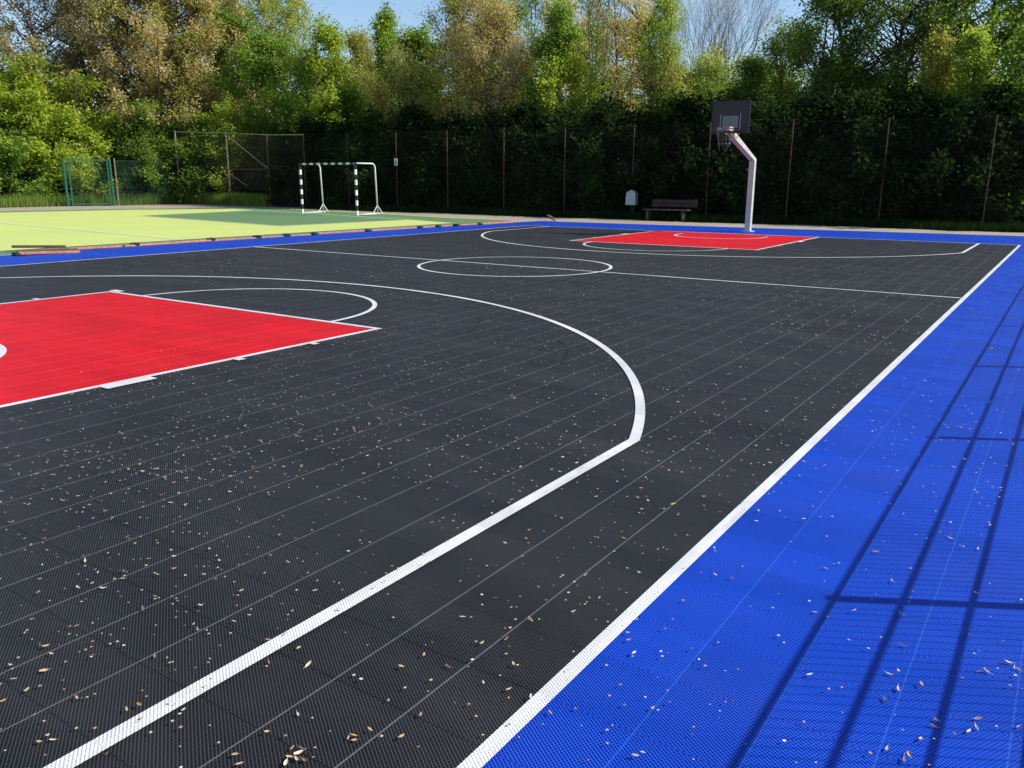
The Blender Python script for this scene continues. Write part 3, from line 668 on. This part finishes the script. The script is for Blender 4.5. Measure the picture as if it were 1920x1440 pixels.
# ------------------------------------------------------------------ trees
def unit(n, g): v = g.normal(size=(n, 3)); return v/np.linalg.norm(v, axis=1)[:, None]
def leafquads(C, size, g, up=.35):
    n = len(C); N = unit(n, g); N[:, 2] = np.abs(N[:, 2])+up; N /= np.linalg.norm(N, axis=1)[:, None]
    T = np.cross(N, unit(n, g)); T /= np.linalg.norm(T, axis=1)[:, None]+1e-9; B = np.cross(N, T)
    s = (size*g.uniform(.6, 1.3, n))[:, None]; wd = s*g.uniform(.45, .8, n)[:, None]
    V = np.stack([C-T*s*.5, C+B*wd*.5+N*s*.08, C+T*s*.5-N*s*.12, C-B*wd*.5+N*s*.08], 1).reshape(-1, 3)
    return V, np.arange(n*4).reshape(n, 4)
def tubes_np(paths, n=5):
    V = []; F = []
    for pts, rad in paths:
        pts = np.asarray(pts); k = len(pts); t = np.gradient(pts, axis=0); t /= np.linalg.norm(t, axis=1)[:, None]+1e-9
        ref = np.array([1., .3, 0]); a = np.cross(t, ref); a /= np.linalg.norm(a, axis=1)[:, None]+1e-9; b = np.cross(t, a)
        b0 = len(V)*1
        an = np.arange(n)*2*np.pi/n
        ring = pts[:, None]+(a[:, None]*np.cos(an)[None, :, None]+b[:, None]*np.sin(an)[None, :, None])*np.asarray(rad)[:, None, None]
        V.append(ring.reshape(-1, 3)); off = sum(len(x) for x in V[:-1]) if False else tubes_np.o
        i, j = np.meshgrid(np.arange(k-1), np.arange(n), indexing='ij'); i = i.ravel(); j = j.ravel()
        F.append(np.stack([i*n+j, i*n+(j+1) % n, (i+1)*n+(j+1) % n, (i+1)*n+j], 1)+off); tubes_np.o += k*n
    tubes_np.o = 0
    return np.concatenate(V), np.concatenate(F)
tubes_np.o = 0
def bez(a, b, c, k=6):
    t = np.linspace(0, 1, k)[:, None]; return (1-t)**2*a+2*(1-t)*t*b+t*t*c
TREES = 'trees and bushes around the court'
def tree(name, label, cat, x, y, H, w_, cb, leaf, nl=9000, nc=45, lsize=.13, stems=1, seed=0, spread=1.0, prof='round', tr=.12, bark=None, leaf2=None, mixf=0., clus=.42, sub=7, gapf=0.):
    """H height, w_ crown width, cb crown base, nc leaf clumps, nl leaves"""
    g = np.random.default_rng(seed*7+3)
    bark = bark or BARK
    r = empty(name, (x, y, 0), label, cat, TREES)
    nl = int(nl*(1.25 if leaf in ('dark', 'deep', 'shade') else 2.3)); nc = int(nc*1.6); lsize = lsize*(1.25 if leaf in ('dark', 'deep', 'shade') else 1.22 if math.hypot(x-CAM[0], y-CAM[1]) > 59 else .98); clus *= 1.12; w_ = w_*1.15
    paths = []; st = []
    for s in range(stems):
        a = g.uniform(0, 6.28); rad = 0 if stems == 1 else w_*.26*spread*g.uniform(.5, 1.1); lean = np.array([math.cos(a), math.sin(a), 0])*rad
        hh = H*(g.uniform(.82, .96) if s else .94); k = 9; t = np.linspace(0, 1, k)
        p = np.outer(t**1.2, lean)+np.stack([g.normal(0, .05*w_/3, k).cumsum()*.5, g.normal(0, .05*w_/3, k).cumsum()*.5, t*hh], 1); p[0] = (np.array([math.cos(a), math.sin(a), 0])*.15*(stems > 1)); p[0, 2] = -.1
        rr = tr*(1-t*.88)/(stems**.35); rr[0] *= 1.35
        paths.append((p, rr)); st.append(p)
    cen = []
    tries = 0
    while len(cen) < nc and tries < 20000:
        tries += 1
        t = g.uniform(0, 1)**(.9); z = cb+(H-cb)*t
        if prof == 'round': R_ = math.sqrt(max(0, 1-(2*t-.85)**2/1.35))
        elif prof == 'cone': R_ = (1-t)**.7*(.35+.65*min(1, t*5))+.06
        elif prof == 'column': R_ = min(1, .45+t*2.2)*min(1, (1-t)*2.8)**.6
        elif prof == 'vase': R_ = .25+.75*t**.8*(1 if t < .8 else math.sqrt(max(0, 1-((t-.8)/.24)**2)))
        else: R_ = min(1, (1-t)*1.6)**.5
        a = g.uniform(0, 6.28); lob = 1+.22*math.sin(3*a+seed)+.15*math.sin(5*a+z*1.3+seed)+g.normal(0, .07)
        q = math.sqrt(g.uniform(.12, 1.0)); c = np.array([math.cos(a), math.sin(a), 0])*w_/2*R_*lob*q; c[2] = z
        if gapf and math.sin(c[0]*1.7+seed)*math.sin(c[2]*1.4+seed*2)*1.0 > 1-gapf*1.5: continue
        cen.append(c)
    cen = np.array(cen)
    LC = []
    per = max(6, int(nl/len(cen)))
    for c in cen:
        p = st[g.integers(len(st))]; d = np.hypot(c[0], c[1])
        zs = max(cb*.75, c[2]-d*g.uniform(.5, 1.0)-.3); zs = min(zs, p[-1, 2]*.97)
        j = np.searchsorted(p[:, 2], zs); j = min(max(j, 1), len(p)-1); f = (zs-p[j-1, 2])/(p[j, 2]-p[j-1, 2]+1e-6); s0 = p[j-1]+(p[j]-p[j-1])*f
        mid = s0+(c-s0)*.5+np.array([g.normal(0, .12), g.normal(0, .12), -.12*d+g.normal(0, .1)])
        br = bez(s0, mid, c, 6); ln = np.linalg.norm(c-s0); r0 = min(tr*.4, .010+.0075*ln)
        paths.append((br, np.linspace(r0, .008, 6)))
        for m in range(sub):
            dr = unit(1, g)[0]*.9+np.array([c[0], c[1], 0])/(w_/2+.1)*.35+np.array([0, 0, .35]); tl = clus*g.uniform(.7, 1.9); e = c+dr*tl
            f2 = g.uniform(.55, 1); s1 = s0+(c-s0)*f2
            s1 = br[min(5, int(f2*5.99))]
            paths.append((bez(s1, (s1+e)/2+g.normal(0, .06, 3), e, 3), np.array([.007, .005, .003])))
            k = max(2, per//sub); t = g.uniform(.25, 1.08, k)[:, None]
            LC.append(s1+(e-s1)*t+g.normal(0, clus*.42, (k, 3))*np.array([1, 1, .75]))
    V, F = tubes_np(paths, 4); mesh_np('trunk', V, F, bark, r, True)
    LC = np.concatenate(LC); LC = LC[LC[:, 2] > .1]
    if leaf2:
        # a second flush of leaves of another colour, clump by clump
        k = np.sin(LC[:, 0]*1.1+seed)+np.sin(LC[:, 1]*1.3+2*seed)+np.sin(LC[:, 2]*1.2)+g.normal(0, .5, len(LC)) > (1-2*mixf)*1.5
        a, b = LC[~k], LC[k]
    else: a, b = LC, LC[:0]
    V, F = leafquads(a, lsize, g); mesh_np('crown', V, F, LM[leaf], r)
    if len(b): V, F = leafquads(b, lsize, g); mesh_np('crown', V, F, LM[leaf2], r)
    return r
def bare(name, label, x, y, H, w_, seed, n0=7, depth=5, tufts=None):
    g = np.random.default_rng(seed); r = empty(name, (x, y, 0), label, 'tree', TREES); paths = []; tips = []
    def grow(p, d, ln, rad, lv):
        k = 5; pts = [p]; dd = d.copy()
        for i in range(k): dd = dd+g.normal(0, .07, 3)+np.array([0, 0, .035]); dd /= np.linalg.norm(dd); pts.append(pts[-1]+dd*ln/k)
        paths.append((np.array(pts), np.linspace(rad, rad*.55, k+1)))
        if lv == 0: tips.append(pts[-1]); return
        m = 3 if lv > 1 else 4
        for i in range(m):
            j = k-(i if i < 3 else 2); nd = dd+unit(1, g)[0]*(.42 if lv > 1 else .5); nd /= np.linalg.norm(nd)
            grow(np.array(pts[j]), nd, ln*g.uniform(.62, .82), rad*.5, lv-1)
    trunk = np.array([[0, 0, -.1], [.05, 0, H*.15], [0, .05, H*.34]]); paths.append((trunk, np.array([.17, .14, .12])))
    for i in range(n0):
        a = i/n0*6.28+g.uniform(0, .5); t = g.uniform(.12, .62)*w_/H*1.6; d = np.array([math.cos(a)*t, math.sin(a)*t, 1]); d /= np.linalg.norm(d)
        grow(np.array([0, 0, H*g.uniform(.16, .34)]), d, H*.25, .042, depth-1)
    V, F = tubes_np(paths, 4); mesh_np('trunk', V, F, TWIG, r, True)
    if tufts:
        C = np.concatenate([t+g.normal(0, .13, (5, 3)) for t in tips]); V, F = leafquads(C, .09, g); mesh_np('crown', V, F, LM[tufts], r)
    return r
def T(u, d, vtop, wpx, cb, leaf, name, label, seed, **k):
    """survey entry: bearing u, distance d, top sighted at row vtop, crown width in px"""
    x, y, z = atd(u, d, vtop); dep = float(np.dot(np.array([x, y, z])-CAM, Fv)); k.setdefault('nl', 8000)
    return tree(name, label, k.pop('cat', 'tree'), x, y, max(z, 2.), wpx*dep/FPX, cb, leaf, seed=seed, **k)
def dy(u, y): # horizontal distance of the line y at bearing u
    q = ray(u, 330); return (y-CAM[1])/q[1]*math.hypot(q[0], q[1])

# left group, sunlit
T(40, 66, -120, 330, 2.5, 'bronze', 'bronze_leaved_tree', 'tall sparse bronze-leaved tree at the far left behind the bright green bush', 1, nl=9000, nc=80, gapf=.25, stems=2, lsize=.15, tr=.22)
T(140, 70, -150, 300, 3, 'bronze', 'bronze_leaved_tree', 'bronze-leaved tree between the far left tree and the big tan tree', 2, nl=9000, nc=80, stems=2, lsize=.15, tr=.22, gapf=.2)
T(246, 67, -190, 380, 3.2, 'tan', 'tan_leaved_tree', 'big tan-leaved tree with bare trunks standing behind the low green mesh fence', 3, nl=26000, nc=150, stems=4, lsize=.14, tr=.25, leaf2='olive', mixf=.4, spread=.7)
T(196, 68, -140, 210, 5.5, 'tan', 'tan_leaved_tree', 'tan-leaved tree with a dark straight trunk above the green gate', 4, nl=9000, nc=70, lsize=.14, tr=.26, leaf2='bronze', mixf=.5)
T(318, 64, -90, 200, 3.4, 'tan', 'tan_leaved_tree', 'light tan-leaved tree rising between the big tan tree and the ball-stop fence', 55, nl=12000, nc=84, stems=3, lsize=.14, leaf2='olive', mixf=.3)
T(345, 65, -60, 190, 2.5, 'olive', 'olive_leaved_tree', 'olive and tan tree to the left of the ball-stop fence, behind its first post', 5, nl=14000, nc=90, stems=3, lsize=.14, leaf2='tan', mixf=.5)
T(60, 63, 112, 250, .6, 'bright', 'maple_bush', 'tall bright green layered maple bush at the far left', 6, cat='bush', nl=17000, nc=70, stems=3, lsize=.17, prof='dome', clus=.5)
T(115, 60.5, 225, 140, .4, 'bright', 'maple_bush', 'lower bright green maple bush directly above the green gate', 7, cat='bush', nl=12000, nc=48, stems=3, lsize=.16, prof='dome', clus=.42)
T(-20, 61, 210, 190, .3, 'fresh', 'maple_bush', 'green maple bush cut by the left edge of the photo', 8, cat='bush', nl=9000, nc=40, stems=3, lsize=.16, prof='dome')
T(275, 61, 205, 170, .3, 'mid', 'green_bush', 'mid green bush behind the low green mesh fence', 9, cat='bush', nl=12000, nc=50, stems=3, lsize=.15, prof='dome')
T(375, 60, 228, 150, .3, 'fresh', 'green_bush', 'fresh green bush behind the first bay of the ball-stop fence', 10, cat='bush', nl=12000, nc=50, stems=3, lsize=.15, prof='dome')
T(425, 58.5, 205, 90, .8, 'bright', 'green_bush', 'bright green bush leaning over the top rail of the ball-stop fence', 11, cat='bush', nl=6000, nc=26, stems=2, lsize=.15, prof='dome')
T(470, 72, -60, 190, 3, 'pale', 'willow_tree', 'tall pale green willow at the left edge of the blue sky gap', 12, nl=17000, nc=110, stems=3, lsize=.13, leaf2='fresh', mixf=.3, gapf=.1)
T(535, 74, -20, 110, 4, 'pale', 'willow_tree', 'slender pale willow touching the left side of the blue sky gap', 13, nl=6500, nc=50, stems=2, lsize=.13, gapf=.25)
T(500, 60, 75, 150, 1.5, 'mid', 'green_tree', 'mid green tree rising behind the corner of the ball-stop fence', 14, nl=13000, nc=70, stems=3, lsize=.15, leaf2='fresh', mixf=.4)
T(420, 66, 30, 170, 2, 'mid', 'green_tree', 'mid green tree between the big tan tree and the pale willow', 15, nl=12000, nc=70, stems=2, lsize=.15, leaf2='olive', mixf=.4)
T(610, 56, 60, 105, 1.5, 'bright', 'maple_tree', 'bright green round-topped maple above the left post of the handball goal', 16, nl=14000, nc=64, stems=2, lsize=.17, leaf2='fresh', mixf=.5, clus=.45)
T(672, 57, 66, 80, 1.5, 'olive', 'olive_leaved_tree', 'narrow yellow-olive tree between two bright green maples', 17, nl=9000, nc=60, stems=3, lsize=.12, leaf2='yellow', mixf=.3)
T(722, 59, 28, 75, 2.0, 'fresh', 'maple_tree', 'bright green pointed maple right of the yellow-olive tree', 18, nl=9000, nc=46, lsize=.17, prof='cone', leaf2='bright', mixf=.5)
T(735, 49, 95, 140, 2.2, 'olive', 'multi_stem_tree', 'slender many-stemmed olive tree above the number 6 plate', 19, nl=6500, nc=56, stems=7, lsize=.12, tr=.13, prof='vase', bark=TWIG)
T(790, 54, 62, 95, 1.5, 'mid', 'green_tree', 'dark green tree at the right edge of the blue sky gap', 20, nl=11000, nc=56, stems=2, lsize=.17, gapf=.15, leaf2='fresh', mixf=.25)
T(868, 50, -35, 120, 1.8, 'tan', 'tan_leaved_tree', 'tall tan-flowering tree just right of the blue sky gap', 21, nl=13000, nc=90, stems=3, lsize=.11, leaf2='olive', mixf=.3)
T(925, 47, 10, 150, 1.2, 'tan', 'tan_leaved_tree', 'broad olive and tan tree in the middle of the tree row', 22, nl=16000, nc=95, stems=4, lsize=.11, leaf2='olive', mixf=.4)
T(905, 62, -30, 120, 3, 'fresh', 'green_tree', 'green tree top showing behind the broad tan trees', 23, nl=6000, nc=40, lsize=.18)
T(985, 53, -40, 80, 2.5, 'mid', 'green_tree', 'thin dark green tree behind the columnar green tree', 24, nl=6000, nc=46, stems=2, lsize=.13, gapf=.15)
T(1052, 45, 28, 98, 1.2, 'fresh', 'columnar_tree', 'bright green columnar tree in front of straw-coloured tree tops', 25, nl=15000, nc=74, stems=2, lsize=.14, prof='column', leaf2='bright', mixf=.5)
T(1052, 54, -60, 75, 4.5, 'straw', 'straw_topped_tree', 'straw-coloured tree top above the columnar green tree', 26, nl=5000, nc=36, lsize=.12, prof='column')
T(1125, 49, -60, 110, 3.0, 'mid', 'sparse_tree', 'sparse tree with thin dark trunks right of the columnar green tree', 27, nl=4500, nc=58, stems=4, lsize=.12, gapf=.2, tr=.15)
T(1178, 46, -50, 105, 3.2, 'straw', 'straw_tufted_tree', 'dark-trunked tree with straw-coloured tufts of young leaves', 28, nl=4200, nc=52, stems=2, lsize=.12, prof='vase', tr=.16, gapf=.2)
T(1245, 44, -25, 130, 1.6, 'yellow', 'yellow_green_tree', 'airy yellow-green tree in front of the bare twiggy tree', 29, nl=11500, nc=84, stems=4, lsize=.095, prof='cone', leaf2='olive', mixf=.4)
x, y, z = atd(1345, 56); bare('bare_tree', 'large bare twiggy tree fanning out against the sky left of the right sky gap', x, y, 15, 11, 4, 14, 5)
x, y, z = atd(1290, 60); bare('bare_tree', 'bare tree with straw-coloured bud tufts behind the yellow-green tree', x, y, 17, 8, 9, 6, 5, 'straw')
T(1320, 50, 118, 140, 1.5, 'pale', 'green_tree', 'low pale green tree under the bare twiggy tree, above the backboard', 30, nl=7500, nc=60, stems=4, lsize=.12, leaf2='mid', mixf=.5)
T(1412, 46, 122, 85, 1.5, 'mid', 'green_tree', 'rounded mid green tree just right of the backboard', 31, nl=9000, nc=56, stems=2, lsize=.13, leaf2='fresh', mixf=.3)
T(1485, 45, 62, 70, 2.0, 'mid', 'sparse_tree', 'loose green tree with bare twigs at its top in the right sky gap', 32, nl=5200, nc=52, stems=4, lsize=.13, gapf=.3, prof='vase')
T(1555, 42, -30, 105, 2.0, 'fresh', 'green_tree', 'tall green tree right of the right sky gap', 33, nl=6500, nc=54, stems=2, lsize=.14, gapf=.35, tr=.18, leaf2='mid', mixf=.5)
T(1690, 42, -150, 330, 5.2, 'mid', 'spreading_tree', 'large tree with a thick forked trunk and spreading crown on the right', 34, nl=9500, nc=92, stems=3, lsize=.14, gapf=.3, tr=.28, spread=1.4, prof='vase', leaf2='fresh', mixf=.4)
T(1625, 43, 150, 150, 1.2, 'mid', 'green_tree', 'shaded green tree with gaps below the spreading crown', 35, nl=7000, nc=50, stems=3, lsize=.13, gapf=.3)
T(1765, 38, 66, 46, 1.2, 'olive', 'upright_tree', 'narrow upright tree with reddish olive leaves left of its green twin', 36, nl=6500, nc=48, stems=2, clus=.28, lsize=.11, prof='column')
T(1828, 37.5, 70, 56, 1.0, 'yellow', 'upright_tree', 'narrow upright yellow-green tree near the right edge', 37, nl=8000, nc=60, stems=2, clus=.28, lsize=.12, prof='column', leaf2='fresh', mixf=.4)
T(1880, 44, -160, 230, 1.5, 'fresh', 'broad_tree', 'dense dark green tree filling the top right corner', 38, nl=20000, nc=100, stems=2, lsize=.17, leaf2='mid', mixf=.5, tr=.3)
T(1960, 37, 60, 150, .6, 'mid', 'green_tree', 'mid green tree cut by the right edge of the photo', 39, nl=9000, nc=56, stems=3, lsize=.14, leaf2='fresh', mixf=.4)
# hedge of shrubs behind the fence
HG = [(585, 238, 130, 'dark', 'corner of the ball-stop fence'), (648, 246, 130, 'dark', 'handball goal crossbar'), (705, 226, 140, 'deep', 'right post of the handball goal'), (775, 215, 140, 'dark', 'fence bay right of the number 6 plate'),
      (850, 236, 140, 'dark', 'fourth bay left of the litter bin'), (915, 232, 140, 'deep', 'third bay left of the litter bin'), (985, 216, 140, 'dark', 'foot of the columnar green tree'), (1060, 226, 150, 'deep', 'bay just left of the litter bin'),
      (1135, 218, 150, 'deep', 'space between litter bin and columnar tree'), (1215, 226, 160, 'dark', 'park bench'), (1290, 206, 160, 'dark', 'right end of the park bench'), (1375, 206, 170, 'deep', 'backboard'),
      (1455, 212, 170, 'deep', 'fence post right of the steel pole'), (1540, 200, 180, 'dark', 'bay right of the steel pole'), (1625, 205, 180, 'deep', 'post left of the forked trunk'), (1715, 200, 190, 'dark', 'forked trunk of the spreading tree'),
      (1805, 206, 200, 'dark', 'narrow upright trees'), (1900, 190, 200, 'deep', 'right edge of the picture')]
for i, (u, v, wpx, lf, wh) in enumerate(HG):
    T(u, dy(u, 34.6+.5*(i % 2)), v, wpx, .05, lf, 'hedge_shrub', 'dense shade-darkened shrub behind the fence at the '+wh, 60+i, cat='shrub', nl=15000, nc=60, stems=5, lsize=.15, prof='dome', spread=1.0, clus=.36, tr=.09)
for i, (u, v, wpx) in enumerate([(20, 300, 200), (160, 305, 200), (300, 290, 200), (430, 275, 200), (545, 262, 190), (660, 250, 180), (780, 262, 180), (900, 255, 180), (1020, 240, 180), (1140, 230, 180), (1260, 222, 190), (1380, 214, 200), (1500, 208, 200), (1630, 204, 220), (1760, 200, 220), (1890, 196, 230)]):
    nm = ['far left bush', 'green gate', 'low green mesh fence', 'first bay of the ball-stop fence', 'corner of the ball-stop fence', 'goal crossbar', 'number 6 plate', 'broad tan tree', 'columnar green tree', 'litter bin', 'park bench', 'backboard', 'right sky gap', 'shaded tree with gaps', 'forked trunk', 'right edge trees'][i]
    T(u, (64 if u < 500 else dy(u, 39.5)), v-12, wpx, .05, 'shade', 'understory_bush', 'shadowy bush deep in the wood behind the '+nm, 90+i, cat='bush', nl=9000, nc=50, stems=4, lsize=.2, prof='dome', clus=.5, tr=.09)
for i, (u, v, wpx, lf, wh) in enumerate([(605, 122, 120, 'mid', 'round-topped maple'), (690, 112, 110, 'olive', 'narrow yellow-olive tree'), (765, 128, 120, 'mid', 'slender many-stemmed tree'), (850, 70, 130, 'olive', 'tall tan-flowering tree'), (950, 30, 130, 'mid', 'broad olive and tan tree'),
        (1100, 50, 120, 'olive', 'sparse tree with thin trunks'), (1215, 30, 120, 'fresh', 'straw-tufted tree'), (1340, 105, 150, 'olive', 'bare twiggy tree'), (1440, 135, 130, 'mid', 'rounded tree right of the backboard'), (1575, 120, 140, 'mid', 'tall tree right of the sky gap'), (1660, 150, 150, 'fresh', 'forked trunk of the spreading tree'), (1780, 130, 160, 'mid', 'narrow upright trees')]):
    T(u, dy(u, 46+2*(i % 3)), v, wpx, 1.5, lf, 'background_tree', 'hazy background tree filling the gap behind the '+wh, 130+i, nl=6500, nc=44, stems=2, lsize=.17, leaf2='fresh', mixf=.3)
x, y, z = aty(1181, 33.4, 310)
b = tree('blossom_bush', 'small bush with white blossom behind the fence above the litter bin', 'bush', x, y, z+.1, .9, z-.5, 'blossom', nl=160, nc=8, lsize=.09, stems=2, seed=200, clus=.18, tr=.02)
# distant wood closing the view low down behind everything
def far_wood():
    n = 52000; g = np.random.default_rng(77); u = g.uniform(-250, 2200, n); d = g.uniform(85, 120, n); q = np.stack([ray(a, 330) for a in u[:2000]])
    idx = g.integers(0, 2000, n); dirs = q[idx][:, :2]; dirs /= np.linalg.norm(dirs, axis=1)[:, None]
    P = CAM[:2]+dirs*d[:, None]; hmax = 9+1.6*np.sin(P[:, 0]*.13)+1.2*np.sin(P[:, 0]*.37+1); z = g.uniform(0, 1, n)**.8*hmax+g.normal(0, .3, n)
    C = np.stack([P[:, 0], P[:, 1], np.maximum(z, .1)], 1); V, F = leafquads(C, .75, g); o = mesh_np('far_wood', V, F, LM['mid'])
    tag(o, 'distant green wood seen through gaps low between the trunks', 'wood', kind='stuff')
far_wood()
